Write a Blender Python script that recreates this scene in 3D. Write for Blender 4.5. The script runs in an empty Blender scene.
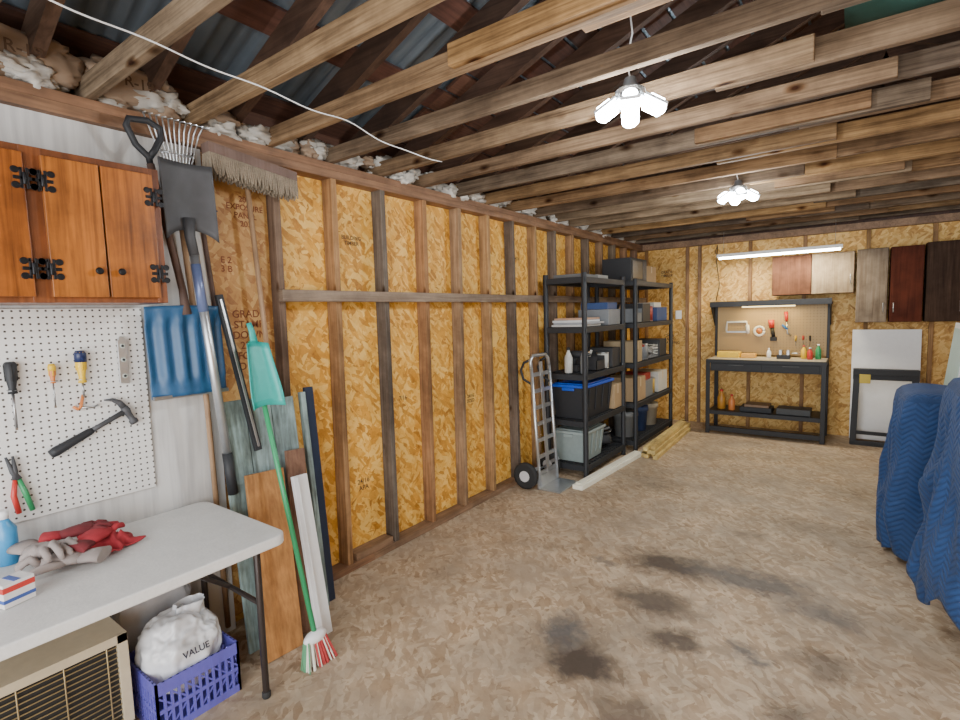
import bpy, math, random
from mathutils import Vector, Matrix, Euler, noise
random.seed(4)
R=random.random
def U(a,b): return a+(b-a)*R()
MATS={}
# ---------------------------------------------------------------- materials
def newmat(name):
    m=bpy.data.materials.new(name); m.use_nodes=True
    nt=m.node_tree; return m,nt,nt.nodes['Principled BSDF']
class N:
    def __init__(s,nt): s.nt=nt
    def n(s,t,**k):
        nd=s.nt.nodes.new(t)
        for a,b in k.items(): setattr(nd,a,b)
        return nd
    def l(s,a,b): s.nt.links.new(a,b)
    def math(s,op,a,b=None,c=None):
        nd=s.n('ShaderNodeMath',operation=op)
        for i,v in enumerate((a,b,c)):
            if v is None: continue
            if isinstance(v,(int,float)): nd.inputs[i].default_value=v
            else: s.l(v,nd.inputs[i])
        return nd.outputs[0]
    def mapping(s,v,rot=(0,0,0),sc=(1,1,1),loc=(0,0,0)):
        nd=s.n('ShaderNodeMapping'); nd.inputs['Rotation'].default_value=rot
        nd.inputs['Scale'].default_value=sc; nd.inputs['Location'].default_value=loc
        s.l(v,nd.inputs['Vector']); return nd.outputs[0]
    def noise(s,v,scale,detail=3,rough=.5,dist=0):
        nd=s.n('ShaderNodeTexNoise'); nd.inputs['Scale'].default_value=scale
        nd.inputs['Detail'].default_value=detail; nd.inputs['Roughness'].default_value=rough
        nd.inputs['Distortion'].default_value=dist
        if v is not None: s.l(v,nd.inputs['Vector'])
        return nd.outputs['Fac'],nd.outputs['Color']
    def ramp(s,f,stops):
        nd=s.n('ShaderNodeValToRGB'); e=nd.color_ramp.elements
        if len(stops)==1: stops=[(0,stops[0][1]),(1,stops[0][1])]
        while len(e)<len(stops): e.new(.5)
        for el,(p,c) in zip(e,stops):
            el.position=p; el.color=(*c,1) if len(c)==3 else c
        s.l(f,nd.inputs[0]); return nd.outputs[0]
    def mix(s,f,a,b,bt='MIX'):
        nd=s.n('ShaderNodeMix',data_type='RGBA',blend_type=bt)
        for i,v in ((0,f),(6,a),(7,b)):
            if isinstance(v,(int,float)): nd.inputs[i].default_value=v
            elif isinstance(v,tuple): nd.inputs[i].default_value=(*v,1)
            else: s.l(v,nd.inputs[i])
        return nd.outputs[2]
    def bump(s,h,strength,dist=.01):
        nd=s.n('ShaderNodeBump'); nd.inputs['Strength'].default_value=strength
        nd.inputs['Distance'].default_value=dist; s.l(h,nd.inputs['Height']); return nd.outputs[0]
def M(name,col,rough=.5,metal=0,var=.12,scale=30,bump=.1,emit=0,trans=0,coat=0):
    if name in MATS: return MATS[name]
    m,nt,p=newmat(name); k=N(nt)
    co=k.n('ShaderNodeTexCoord').outputs['Object']
    f,_=k.noise(co,scale,4)
    f2,_=k.noise(co,scale*.15,3)
    ff=k.math('MULTIPLY_ADD',f2,.5,k.math('MULTIPLY',f,.5))
    c=k.mix(ff,tuple(max(0,x*(1-var*2)) for x in col),tuple(min(1,x*(1+var*2)) for x in col))
    k.l(c,p.inputs['Base Color']); p.inputs['Roughness'].default_value=rough; p.inputs['Metallic'].default_value=metal
    p.inputs['Coat Weight'].default_value=coat
    if bump: k.l(k.bump(f,bump,.004),p.inputs['Normal'])
    if trans: p.inputs['Transmission Weight'].default_value=trans
    if emit:
        p.inputs['Emission Color'].default_value=(*col,1); p.inputs['Emission Strength'].default_value=emit
    MATS[name]=m; return m
def wood(name,cols,axis=0,dark=.55,rough=.65,knots=0,gs=1.0,coat=0,bump=.25,spec=.5,dist=1.2):
    if name in MATS: return MATS[name]
    m,nt,p=newmat(name); k=N(nt)
    co=k.n('ShaderNodeTexCoord').outputs['Object']
    rnd=k.n('ShaderNodeNewGeometry').outputs['Random Per Island']
    off=k.n('ShaderNodeVectorMath',operation='SCALE'); off.inputs[0].default_value=(7,13,29); k.l(rnd,off.inputs['Scale'])
    add=k.n('ShaderNodeVectorMath',operation='ADD'); k.l(co,add.inputs[0]); k.l(off.outputs[0],add.inputs[1])
    sc=[22*gs]*3; sc[axis]=1.3*gs
    v=k.mapping(add.outputs[0],sc=tuple(sc))
    f,_=k.noise(v,1,5,.6,dist)
    sc=[90*gs]*3; sc[axis]=3
    f2,_=k.noise(k.mapping(add.outputs[0],sc=tuple(sc)),1,3)
    g=k.math('MULTIPLY_ADD',f2,.35,k.math('MULTIPLY',f,.65))
    n=len(cols)
    base=k.ramp(rnd,[((i+.5)/n,c) for i,c in enumerate(cols)])
    shade=k.ramp(g,[(.34,(dark,dark*.9,dark*.82)),(.6,(1,1,1))])
    c=k.mix(1,base,shade,'MULTIPLY')
    big,_=k.noise(add.outputs[0],3.5,5,.65)
    c=k.mix(1,c,k.ramp(big,[(.32,(.52,.50,.50)),(.62,(1.0,1.0,1.0))]),'MULTIPLY')
    if knots:
        sk=[7.]*3; sk[axis]=3.5
        vo=k.n('ShaderNodeTexVoronoi'); vo.inputs['Scale'].default_value=1
        k.l(k.mapping(add.outputs[0],sc=tuple(sk)),vo.inputs['Vector'])
        kn=k.ramp(vo.outputs['Distance'],[(0.05,(.12,.05,.02)),(.14*knots,(.5,.4,.3)),(.24*knots,(1,1,1))])
        c=k.mix(1,c,kn,'MULTIPLY')
    k.l(c,p.inputs['Base Color']); p.inputs['Roughness'].default_value=rough; p.inputs['Coat Weight'].default_value=coat
    p.inputs['Coat Roughness'].default_value=.2; p.inputs['Specular IOR Level'].default_value=spec
    k.l(k.bump(g,bump,.004),p.inputs['Normal'])
    MATS[name]=m; return m
def osb(name,axis,stops,fl=1.0,rough=.6,stains=(),blot=.25,ob=.85,fine=.3,wear=0):
    m,nt,p=newmat(name); k=N(nt)
    pos=k.n('ShaderNodeTexCoord').outputs['Object']
    _,nc=k.noise(pos,7,3)
    dv=k.n('ShaderNodeVectorMath',operation='MULTIPLY_ADD'); k.l(nc,dv.inputs[0]); dv.inputs[1].default_value=(.08,.08,.08); k.l(pos,dv.inputs[2])
    outs=[]
    for i,ang in enumerate((.2,1.25,2.3,.8)):
        rot=[0,0,0]; rot[axis]=ang
        v=k.mapping(dv.outputs[0],rot=tuple(rot),loc=(i*3.1,i*1.7,i*.9))
        sc={0:(9,11,36),1:(11,9,36),2:(11,36,9)}[axis]
        v=k.mapping(v,sc=tuple(x*fl for x in sc))
        vo=k.n('ShaderNodeTexVoronoi'); vo.inputs['Scale'].default_value=1; k.l(v,vo.inputs['Vector'])
        sp=k.n('ShaderNodeSeparateColor'); k.l(vo.outputs['Color'],sp.inputs[0])
        outs.append((sp.outputs[0],sp.outputs[1]))
    cur=outs[0][0]
    for a,b in outs[1:]:
        f=k.math('GREATER_THAN',b,.6)
        d=k.math('SUBTRACT',a,cur); cur=k.math('MULTIPLY_ADD',d,f,cur)
    fn,_=k.noise(pos,70,4,.65)
    md,_=k.noise(pos,14,4,.6)
    h=k.math('MULTIPLY_ADD',fn,fine,k.math('MULTIPLY_ADD',cur,ob-.3,-.10))
    h=k.math('MULTIPLY_ADD',md,.45,h)
    c=k.ramp(h,stops)
    big,_=k.noise(pos,1.6,5,.65)
    if wear:
        w1,_=k.noise(k.mapping(pos,loc=(5,2,0)),2.3,6,.7)
        c=k.mix(k.ramp(w1,[(.42,(0,0,0)),(.62,(wear,wear,wear))]),c,(.37,.295,.22))
    c=k.mix(1,c,k.ramp(big,[(.3,(1-blot,1-blot,1-blot)),(.65,(1,1,1))]),'MULTIPLY')
    if stains:
        _,n2=k.noise(pos,9,4,.6)
        d2=k.n('ShaderNodeVectorMath',operation='MULTIPLY_ADD'); k.l(n2,d2.inputs[0]); d2.inputs[1].default_value=(.3,.3,0); k.l(pos,d2.inputs[2])
        for (sx,sy,rx,ry,col,al) in stains:
            s1=k.n('ShaderNodeVectorMath',operation='SUBTRACT'); k.l(d2.outputs[0],s1.inputs[0]); s1.inputs[1].default_value=(sx+.15,sy+.15,0)
            s2=k.n('ShaderNodeVectorMath',operation='MULTIPLY'); k.l(s1.outputs[0],s2.inputs[0]); s2.inputs[1].default_value=(1/rx,1/ry,0)
            s3=k.n('ShaderNodeVectorMath',operation='LENGTH'); k.l(s2.outputs[0],s3.inputs[0])
            mr=k.n('ShaderNodeMapRange'); k.l(s3.outputs['Value'],mr.inputs[0])
            mr.inputs[1].default_value=.45; mr.inputs[2].default_value=1.3; mr.inputs[3].default_value=al; mr.inputs[4].default_value=0
            c=k.mix(mr.outputs[0],c,col)
    k.l(c,p.inputs['Base Color']); p.inputs['Roughness'].default_value=rough
    k.l(k.bump(h,.2,.004),p.inputs['Normal'])
    MATS[name]=m; return m
def pegmat(name,base,hole,axes,step=.0254,r=.16):
    m,nt,p=newmat(name); k=N(nt)
    pos=k.n('ShaderNodeTexCoord').outputs['Object']
    s=k.mapping(pos,sc=(1/step,)*3)
    fr=k.n('ShaderNodeVectorMath',operation='FRACTION'); k.l(s,fr.inputs[0])
    sb=k.n('ShaderNodeVectorMath',operation='SUBTRACT'); k.l(fr.outputs[0],sb.inputs[0]); sb.inputs[1].default_value=(.5,.5,.5)
    mu=k.n('ShaderNodeVectorMath',operation='MULTIPLY'); k.l(sb.outputs[0],mu.inputs[0]); mu.inputs[1].default_value=axes
    le=k.n('ShaderNodeVectorMath',operation='LENGTH'); k.l(mu.outputs[0],le.inputs[0])
    f=k.math('LESS_THAN',le.outputs['Value'],r)
    k.l(k.mix(f,base,hole),p.inputs['Base Color']); p.inputs['Roughness'].default_value=.5
    return m
def blanketmat(name,c1,c2):
    m,nt,p=newmat(name); k=N(nt)
    uv=k.n('ShaderNodeTexCoord').outputs['UV']
    sp=k.n('ShaderNodeSeparateXYZ'); k.l(uv,sp.inputs[0])
    tri=k.math('PINGPONG',sp.outputs[0],.045)
    v=k.math('ADD',sp.outputs[1],tri)
    w=k.math('PINGPONG',v,.016)
    w=k.math('DIVIDE',w,.016)
    h=k.math('POWER',w,.4)
    big,_=k.noise(uv,30,3)
    c=k.mix(k.math('MULTIPLY_ADD',big,.5,k.math('MULTIPLY',h,.5)),c2,c1)
    k.l(c,p.inputs['Base Color']); p.inputs['Roughness'].default_value=.75
    p.inputs['Sheen Weight'].default_value=.05
    k.l(k.bump(h,.5,.010),p.inputs['Normal']); return m
# ---------------------------------------------------------------- mesh builder
class B:
    def __init__(s): s.v=[];s.f=[];s.m=[];s.mi=[];s.sm=[];s.uv={}
    def mid(s,m):
        if m not in s.m: s.m.append(m)
        return s.m.index(m)
    def add(s,vs,fs,m,smooth=False):
        o=len(s.v); s.v+= [Vector(v) for v in vs]; i=s.mid(m)
        for f in fs: s.f.append([a+o for a in f]); s.mi.append(i); s.sm.append(smooth)
        return s
    def box(s,a,b,m):
        a=Vector(a); b=Vector(b); return s.obox((a+b)/2,b-a,m)
    def obox(s,c,size,m,rot=None):
        c=Vector(c); hx,hy,hz=[k/2 for k in size]
        Rm=Matrix.Identity(3)
        if rot is not None: Rm=rot if isinstance(rot,Matrix) else Euler(rot).to_matrix()
        vs=[c+Rm@Vector((x*hx,y*hy,z*hz)) for x in(-1,1) for y in(-1,1) for z in(-1,1)]
        return s.add(vs,[(0,1,3,2),(4,6,7,5),(0,4,5,1),(2,3,7,6),(0,2,6,4),(1,5,7,3)],m)
    def beam(s,p0,p1,w,h,m,up=(0,0,1)):
        p0=Vector(p0);p1=Vector(p1); d=(p1-p0); L=d.length; d.normalize(); up=Vector(up)
        sd=d.cross(up).normalized(); u=sd.cross(d)
        Rm=Matrix((d,sd,u)).transposed()
        return s.obox((p0+p1)/2,(L,w,h),m,Rm)
    def tube(s,pts,r,m,n=10,cap=True,smooth=True,flat=1.0):
        pts=[Vector(p) for p in pts]; rs=r if isinstance(r,(list,tuple)) else [r]*len(pts)
        vs=[];prev=None
        for i,p in enumerate(pts):
            d=(pts[min(i+1,len(pts)-1)]-pts[max(i-1,0)])
            if d.length<1e-9: d=Vector((0,0,1))
            d.normalize()
            if prev is None:
                a=Vector((0,0,1)) if abs(d.z)<.9 else Vector((1,0,0))
                x=d.cross(a).normalized()
            else: x=(prev-d*prev.dot(d)).normalized()
            prev=x; y=d.cross(x)
            for j in range(n):
                t=2*math.pi*j/n; vs.append(p+(x*math.cos(t)+y*math.sin(t)*flat)*rs[i])
        fs=[]
        for i in range(len(pts)-1):
            for j in range(n):
                fs.append((i*n+j,i*n+(j+1)%n,(i+1)*n+(j+1)%n,(i+1)*n+j))
        s.add(vs,fs,m,smooth)
        if cap:
            o=len(s.v)-len(vs); i=s.mid(m)
            s.f.append([o+j for j in range(n)][::-1]); s.mi.append(i); s.sm.append(False)
            o2=o+(len(pts)-1)*n; s.f.append([o2+j for j in range(n)]); s.mi.append(i); s.sm.append(False)
        return s
    def cyl(s,p0,p1,r,m,r1=None,n=16): return s.tube([p0,p1],[r,r if r1 is None else r1],m,n)
    def prism(s,pts,vec,m):
        vec=Vector(vec); n=len(pts); vs=[Vector(p) for p in pts]+[Vector(p)+vec for p in pts]
        fs=[list(range(n))[::-1],list(range(n,2*n))]+[(i,(i+1)%n,n+(i+1)%n,n+i) for i in range(n)]
        return s.add(vs,fs,m)
    def grid(s,fn,nu,nv,m,smooth=True,closeu=False):
        vs=[fn(i/(nu),j/(nv)) for j in range(nv+1) for i in range(nu+(0 if closeu else 1))]
        w=nu if closeu else nu+1
        fs=[]
        for j in range(nv):
            for i in range(nu):
                a=j*w+i; b=j*w+((i+1)%w)
                fs.append((a,b,b+w,a+w))
        return s.add(vs,fs,m,smooth)
    def blob(s,c,r,m,amp=.15,nu=20,nv=12,sq=1.0,freq=1.6,crease=0):
        c=Vector(c); sd=Vector((U(0,90),U(0,90),U(0,90)))
        def fn(u,v):
            th=2*math.pi*u; p=math.pi*v
            d0=Vector((math.sin(p)*math.cos(th),math.sin(p)*math.sin(th),-math.cos(p)))
            d=Vector([math.copysign(abs(q)**sq,q) for q in d0])
            k=1+amp*1.6*noise.noise(d0*freq+sd)+amp*.9*noise.noise(d0*freq*2.7+sd)+amp*.5*noise.noise(d0*freq*6+sd)
            if crease: k+=crease*((1-2.6*abs(noise.noise(d0*freq*1.3-sd)))+.6*(1-2.6*abs(noise.noise(d0*freq*2.9-sd)))-.6)
            return c+Vector((d.x*r[0],d.y*r[1],d.z*r[2]))*k
        return s.grid(fn,nu,nv,m,True,True)
    def done(s,name,bevel=0,parent=None,solid=0,sub=0,keep=False):
        me=bpy.data.meshes.new(name)
        if keep: org=Vector((0,0,0))
        else:
            mn=[min(v[i] for v in s.v) for i in range(3)]; mx=[max(v[i] for v in s.v) for i in range(3)]
            org=Vector(((mn[0]+mx[0])/2,(mn[1]+mx[1])/2,mn[2]))
        me.from_pydata([v-org for v in s.v],[],s.f)
        for m in s.m: me.materials.append(m)
        me.polygons.foreach_set('material_index',s.mi); me.polygons.foreach_set('use_smooth',s.sm)
        me.update()
        o=bpy.data.objects.new(name,me); o.location=org; bpy.context.collection.objects.link(o)
        if solid: k=o.modifiers.new('s','SOLIDIFY'); k.thickness=solid; k.offset=0
        if bevel:
            k=o.modifiers.new('b','BEVEL'); k.width=bevel; k.segments=2; k.limit_method='ANGLE'; k.angle_limit=math.radians(50)
        if sub: k=o.modifiers.new('d','SUBSURF'); k.levels=sub; k.render_levels=sub
        if parent: 
            o.parent=parent; o.matrix_parent_inverse=Matrix.Translation(-parent.location)
        return o
def arc(c,r,a0,a1,n,ax1,ax2):
    c=Vector(c);ax1=Vector(ax1);ax2=Vector(ax2)
    return [c+ax1*r*math.cos(a0+(a1-a0)*i/n)+ax2*r*math.sin(a0+(a1-a0)*i/n) for i in range(n+1)]
H=2.52; YB=7.55; XR=5.4; YF=-1.6
# palette
osbL=osb('osb_wall',0,[(.12,(.26,.09,.01)),(.30,(.56,.235,.026)),(.55,(.80,.385,.05)),(.85,(.95,.59,.15))],fl=1.2,ob=.95)
osbB=osb('osb_back',1,[(.12,(.24,.10,.015)),(.30,(.48,.23,.04)),(.55,(.68,.37,.08)),(.85,(.85,.55,.18))],fl=1.15,ob=.95)
osbO=osb('osb_old',0,[(.12,(.20,.075,.02)),(.30,(.38,.16,.04)),(.55,(.52,.26,.07)),(.85,(.66,.40,.14))],fl=1.2)
brownst=(.05,.033,.023); bluest=(.075,.075,.08)
stains=[(1.66,3.17,.27,.17,brownst,.92),(1.70,2.70,.23,.15,brownst,.8),(1.60,2.04,.20,.15,brownst,.96),(2.12,3.22,.36,.13,bluest,.75),(2.45,3.05,.2,.1,bluest,.6),
        (1.42,2.20,.11,.14,bluest,.8),(1.92,2.42,.15,.09,brownst,.8),(1.88,1.85,.18,.12,brownst,.6),(2.5,2.6,.16,.1,brownst,.6),(2.3,4.3,.25,.12,brownst,.35),(2.2,2.5,.10,.07,bluest,.75),
        (1.2,4.6,.15,.12,brownst,.3),(2.4,2.2,.1,.08,brownst,.65),(1.3,3.0,.08,.05,bluest,.5),(2.0,3.9,.12,.08,brownst,.4)]
osbF=osb('osb_floor',2,[(.12,(.25,.15,.075)),(.32,(.40,.27,.16)),(.58,(.52,.375,.24)),(.88,(.66,.51,.35))],fl=1.25,stains=stains,blot=.40,rough=.65,ob=.92,fine=.28,wear=.6)
railW=wood('rail_wood',[(.30,.22,.155)],axis=1,dark=.5)
plateW=wood('plate_wood',[(.30,.155,.08),(.33,.20,.115)],axis=1,dark=.5)
joistW=wood('joist_wood',[(.28,.165,.085),(.165,.13,.095),(.35,.205,.095),(.21,.135,.08),(.20,.165,.125),(.42,.245,.10),(.145,.105,.075)],axis=0,dark=.32,knots=.8,gs=1.5,dist=.5,rough=.85,spec=.15)
raftW=wood('rafter_wood',[(.13,.07,.045),(.17,.10,.065),(.10,.055,.035)],axis=0,dark=.5)
deckW=wood('deck_wood',[(.14,.055,.035),(.10,.045,.03),(.17,.075,.045)],axis=1,dark=.5)
studR=wood('stud_wood',[(.42,.22,.09)],axis=2)
metalR=M('roof_metal',(.18,.22,.26),.45,.6,var=.25,scale=8)
blackM=M('black_metal',(.018,.018,.02),.5,.2)
blackP=M('black_plastic',(.016,.017,.02),.6)
alu=M('aluminium',(.58,.60,.62),.35,.85)
steel=M('steel',(.42,.42,.42),.35,.9,var=.2)
rust=M('worn_steel',(.075,.075,.08),.6,.3,var=.3,scale=15)
rubber=M('rubber',(.02,.02,.02),.8)
white=M('white_plastic',(.82,.82,.82),.5,var=.05)
pine=wood('pine_lumber',[(.76,.58,.22),(.72,.52,.18)],axis=1,dark=.75)
whitew=M('white_painted_board',(.86,.83,.70),.6,var=.06)
handleW=wood('handle_wood',[(.50,.32,.18)],axis=2,dark=.7)
handleD=wood('handle_dark',[(.16,.10,.08)],axis=2,dark=.7)
cardb=M('cardboard',(.40,.27,.145),.8)
# ---------------------------------------------------------------- room
b=B(); b.box((-.06,YF,-.1),(XR,YB,0),osbF); floor=b.done('floor',keep=True)
b=B(); b.box((-.16,1.28,0),(-.06,YB,H),osbL); wl=b.done('wall_left',keep=True)
b=B(); 
b.box((-.058,1.28,.05),(-.035,1.625,2.45),osbO)
b.done('sheathing_boards',parent=wl,keep=True)
st=[1.64,2.02,2.42,2.82,3.22,3.62,4.02,4.42,4.82,5.22,5.62,6.02,6.42,6.82,7.22]
cols=[(.23,.155,.11),(.46,.26,.12),(.19,.155,.125),(.44,.235,.11),(.40,.26,.15),(.50,.30,.14),(.18,.14,.11),(.42,.26,.13),(.22,.17,.13),(.38,.23,.12),(.20,.15,.11),(.33,.21,.12),(.22,.17,.12),(.38,.22,.12),(.28,.18,.12)]
for i,yy in enumerate(st):
    mm=wood('stud_%d'%i,[cols[i]],axis=2,dark=.42,knots=.6,gs=1.4,dist=.6,rough=.8,spec=.2)
    b=B(); lean=U(-.014,.014)
    b.beam((-.013,yy+lean,.045),(-.013,yy-lean,2.43),.04,.09,mm,up=(1,0,0)); b.done('stud_%d'%i,.002,parent=wl)
b=B()
b.box((-.058,1.5,0),(.04,2.2,.045),plateW); b.box((-.058,2.2,0),(.04,YB-.01,.045),plateW)
b.box((-.058,2.06,.045),(.03,2.38,.09),plateW)
b.box((-.16,YF,2.43),(.035,4.1,2.475),plateW); b.box((-.16,4.1,2.43),(.035,YB,2.475),plateW)
b.box((-.16,YF,2.475),(.035,2.6,2.518),plateW); b.box((-.16,2.6,2.475),(.035,YB,2.518),plateW)
b.done('wall_plates',.002,parent=wl)
b=B(); b.box((.034,1.62,1.70),(.075,4.6,1.765),railW); b.box((.034,4.6,1.70),(.075,YB-.05,1.765),railW); b.done('girt_rail',.003,parent=wl)
m,nt,p=newmat('wallpaper'); k=N(nt); co=k.n('ShaderNodeTexCoord').outputs['Object']
f,_=k.noise(k.mapping(co,sc=(1,30,2)),1,4); f2,_=k.noise(co,2,4)
c=k.mix(1,k.ramp(f,[(.35,(.52,.51,.50)),(.6,(.67,.66,.64))]),k.ramp(f2,[(.3,(.78,.77,.75)),(.6,(1,1,1))]),'MULTIPLY'); k.l(c,p.inputs['Base Color']); p.inputs['Roughness'].default_value=.7
wallpaper=m
b=B(); b.box((-.12,YF,0),(-.002,1.275,2.43),wallpaper); b.done('wallpapered_panel',.002,parent=wl)
inkm=M('stamp_ink',(.17,.045,.015),.8); inkd=M('stamp_ink_dark',(.10,.055,.03),.8)
def stamp(txt,loc,size,rot,mat,parent,bold=.0008):
    cu=bpy.data.curves.new('stamp','FONT'); cu.body=txt; cu.size=size; cu.materials.append(mat); cu.align_x='CENTER'; cu.offset=bold
    o=bpy.data.objects.new('stamp_print',cu); bpy.context.collection.objects.link(o); o.location=loc; o.rotation_euler=rot; o.parent=parent
    o.matrix_parent_inverse=Matrix.Translation(-parent.location)
rl=(math.pi/2,0,math.pi/2)
for y_,z_,t,s_ in [(1.50,2.22,"203\nEXPOSURE\nPANEL\n203",.042),(1.48,1.62,"GRADE\nSTAMP\nDOWN\n2203\nFORD\nD 203",.055),(1.55,1.22,"OSB\nRATED\nE 203",.05),(1.38,1.9,"E 2\n3 B",.045),(2.22,2.1,"BUILDING\nTIMBER",.035),(2.22,.5,"24/16\nAPA",.045),(2.62,1.0,"7/16",.045),(3.42,.9,"24/16\nSIZED",.04),(4.2,2.1,"24/16",.045)]:
    stamp(t,(-.0585 if y_>1.65 else -.0335,y_,z_),s_,rl,inkm if y_<2 else inkd,wl)
RZ=3.75; RX=2.7
b=B(); b.prism([(-.16,YB,0),(XR+.1,YB,0),(XR+.1,YB,H),(-.16,YB,H)],(0,.1,0),osbB)
b.prism([(-.16,YB,H),(XR+.1,YB,H),(RX,YB,RZ+.1)],(0,.1,0),deckW)
wb=b.done('wall_back',keep=True)
b=B()
bst=wood('back_stud',[(.46,.27,.11),(.38,.21,.10),(.32,.2,.12)],axis=2,dark=.5,spec=.2)
for xx in (.05,.62,.78,1.4,2.0,2.62,3.2,3.85,4.5,5.2): b.box((xx,YB-.045,0),(xx+.04,YB-.001,2.44),bst)
b.box((-.05,YB-.09,2.44),(XR,YB-.001,2.52),plateW)
b.done('back_studs',.002,parent=wb)
stamp("24/16\nRATED\nSHEATHING",(.4,YB-.002,1.2),.05,(math.pi/2,0,0),inkd,wb)
stamp("GRADE\nTIMBER",(.35,YB-.002,2.1),.05,(math.pi/2,0,0),inkd,wb)
b=B(); b.box((XR,YF,0),(XR+.1,YB,H),osbL); wr=b.done('wall_right',keep=True)
b=B()
for i in range(14): b.box((XR-.09,YF+.2+i*.65,0),(XR-.001,YF+.24+i*.65,2.44),studR)
b.done('right_studs',parent=wr)
# roof
b=B()
def slope(x):
    return 2.62+(RZ-2.62)*(x+.2)/(RX+.2) if x<=RX else 2.62+(RZ-2.62)*((XR+.3)-x)/((XR+.3)-RX)
def corr(x0,x1):
    nb=int((YB-YF)/.02)
    def fn(u,v):
        x=x0+(x1-x0)*v; y_=YF+(YB-YF)*u
        return Vector((x,y_,slope(x)+.16+.012*math.sin(y_*2*math.pi/.076)))
    b.grid(fn,nb,1,metalR)
corr(-.3,RX); corr(RX,XR+.35)
b.box((-.24,YF,H-.1),(-.17,YB+.1,2.80),deckW); b.box((XR+.12,YF,H-.2),(XR+.2,YB+.1,2.86),deckW)
ceil=b.done('ceiling',keep=True)
b=B()
ang=math.atan2(RZ-2.62,RX+.2); L=math.hypot(RZ-2.62,RX+.2)
n=int(L/.17)
for side in (0,1):
    for i in range(n):
        t=(i+.5)/n
        x=-.2+t*(RX+.2) if side==0 else XR+.3-t*(XR+.3-RX)
        a2=-ang if side==0 else ang
        for (ya,yb) in [(YF,2.6),(2.6,YB)]:
            if ya<2 and side==0 and i%3!=0: continue
            b.obox((x,(ya+yb)/2,slope(x)+.135),(.15,yb-ya,.02),deckW,(0,a2,0))
b.done('roof_boards',parent=ceil)
b=B()
for i in range(22):
    yy=YF+.2+i*.4+.02
    b.beam((-.15,yy+.05,2.62),(RX,yy+.05,RZ),.045,.13,raftW); b.beam((XR+.25,yy+.05,2.62),(RX,yy+.05,RZ),.045,.13,raftW)
    if i%3==0: b.beam((.9,yy+.1,2.98),(XR-.9,yy+.1,2.98),.03,.1,raftW)
b.done('rafters',parent=ceil)
b=B()
jy=[-.77,-.37,.03,.43,.83]+[1.23+.4*i for i in range(16)]
for i,yy in enumerate(jy):
    e=2.5+U(-.3,.35); s0=e-U(.3,.65); d=U(.082,.10)
    b.beam((-.12,yy,H+d/2),(e,yy+U(-.03,.03),H+d/2),.038,d,joistW)
    b.beam((s0,yy+.044,H+.05+U(-.005,.01)),(XR+.1,yy+.044+U(-.04,.04),H+.05),.038,U(.085,.10),joistW)
    if i%4==2: b.box((s0-.5,yy-.062,H+.01),(s0+.3,yy-.023,H+.09),joistW)
b.box((3.9,2.4,H+.11),(4.0,YB-.1,H+.15),joistW)
b.box((.5,4.4,H+.12),(.62,YB-.1,H+.16),joistW)
b.done('ceiling_joists',.003,parent=ceil)
b=B(); tarp=M('green_tarp',(.02,.07,.055),.6)
b.grid(lambda u,v: Vector((2.5+1.6*u,1.7+1.1*v,2.74+.06*math.sin(u*9+v*4)+.04*math.sin(v*14))),24,16,tarp); b.done('tarp',solid=.003,parent=ceil)
b=B(); ins=M('insulation_fluff',(.50,.47,.42),.95,var=.38,scale=22,bump=1.0); paper=M('kraft_paper',(.30,.21,.14),.8,var=.3,scale=10,bump=.5)
for i in range(-2,16):
    yy=1.03+.4*i
    for q in range(7):
        b.blob((U(-.08,.015),yy+U(-.17,.17),H+U(.015,.10)),(U(.035,.07),U(.05,.10),U(.025,.05)),ins if (R()<.6 or i>3) else paper,.4,24,16,.9,1.8,.06)
for yy in (.25,.62,1.0):
    b.blob((-.02,yy,2.63),(.06,.18,.085),paper,.2,36,22,.7,1.8,.06)
b.done('insulation',parent=ceil)
stamp("R-19",(.08,1.0,2.60),.06,(math.pi/2,0,math.pi/2),inkd,ceil); stamp("R-19",(.08,.62,2.60),.06,(math.pi/2,0,math.pi/2),inkd,ceil)
# ---------------------------------------------------------------- pine wall cabinet
pineC=wood('knotty_pine',[(.44,.14,.02),(.52,.19,.032),(.40,.115,.016)],axis=2,dark=.38,rough=.38,knots=1.2,coat=.25,bump=.05,gs=1.0,dist=2)
pineF=wood('pine_frame',[(.25,.075,.02)],axis=2,dark=.5,rough=.45,coat=.2,bump=.05)
iron=M('black_iron',(.012,.012,.014),.45,.5)
b=B()
y0,y1,z0,z1=-.05,.955,1.685,2.215
b.box((0,y0,z0),(.27,y1,z0+.018),pineF); b.box((0,y0,z1-.018),(.27,y1,z1),pineF)
b.box((0,y0,z0),(.27,y0+.018,z1),pineF); b.box((0,y1-.018,z0),(.27,y1,z1),pineF); b.box((.0,y0,z0),(.008,y1,z1),pineF)
b.box((.27,y0,z0),(.29,y1,z0+.03),pineF); b.box((.27,y0,z1-.035),(.29,y1,z1),pineF)
for ya,yb in ((y0,y0+.04),(.525,.585),(.92,y1)): b.box((.27,ya,z0),(.291,yb,z1),pineF)
for ya,yb in ((.24,.53),(.578,.745),(.752,.925),(-.03,.235)):
    b.box((.291,ya,z0+.02),(.309,yb,z1-.028),pineC)
for yy,zz in ((.715,1.80),(.787,1.80),(.2,1.8),(.27,1.8)):
    b.tube([(.309,yy,zz),(.32,yy,zz),(.326,yy,zz),(.334,yy,zz)],[.006,.006,.014,.010],iron,14)
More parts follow.
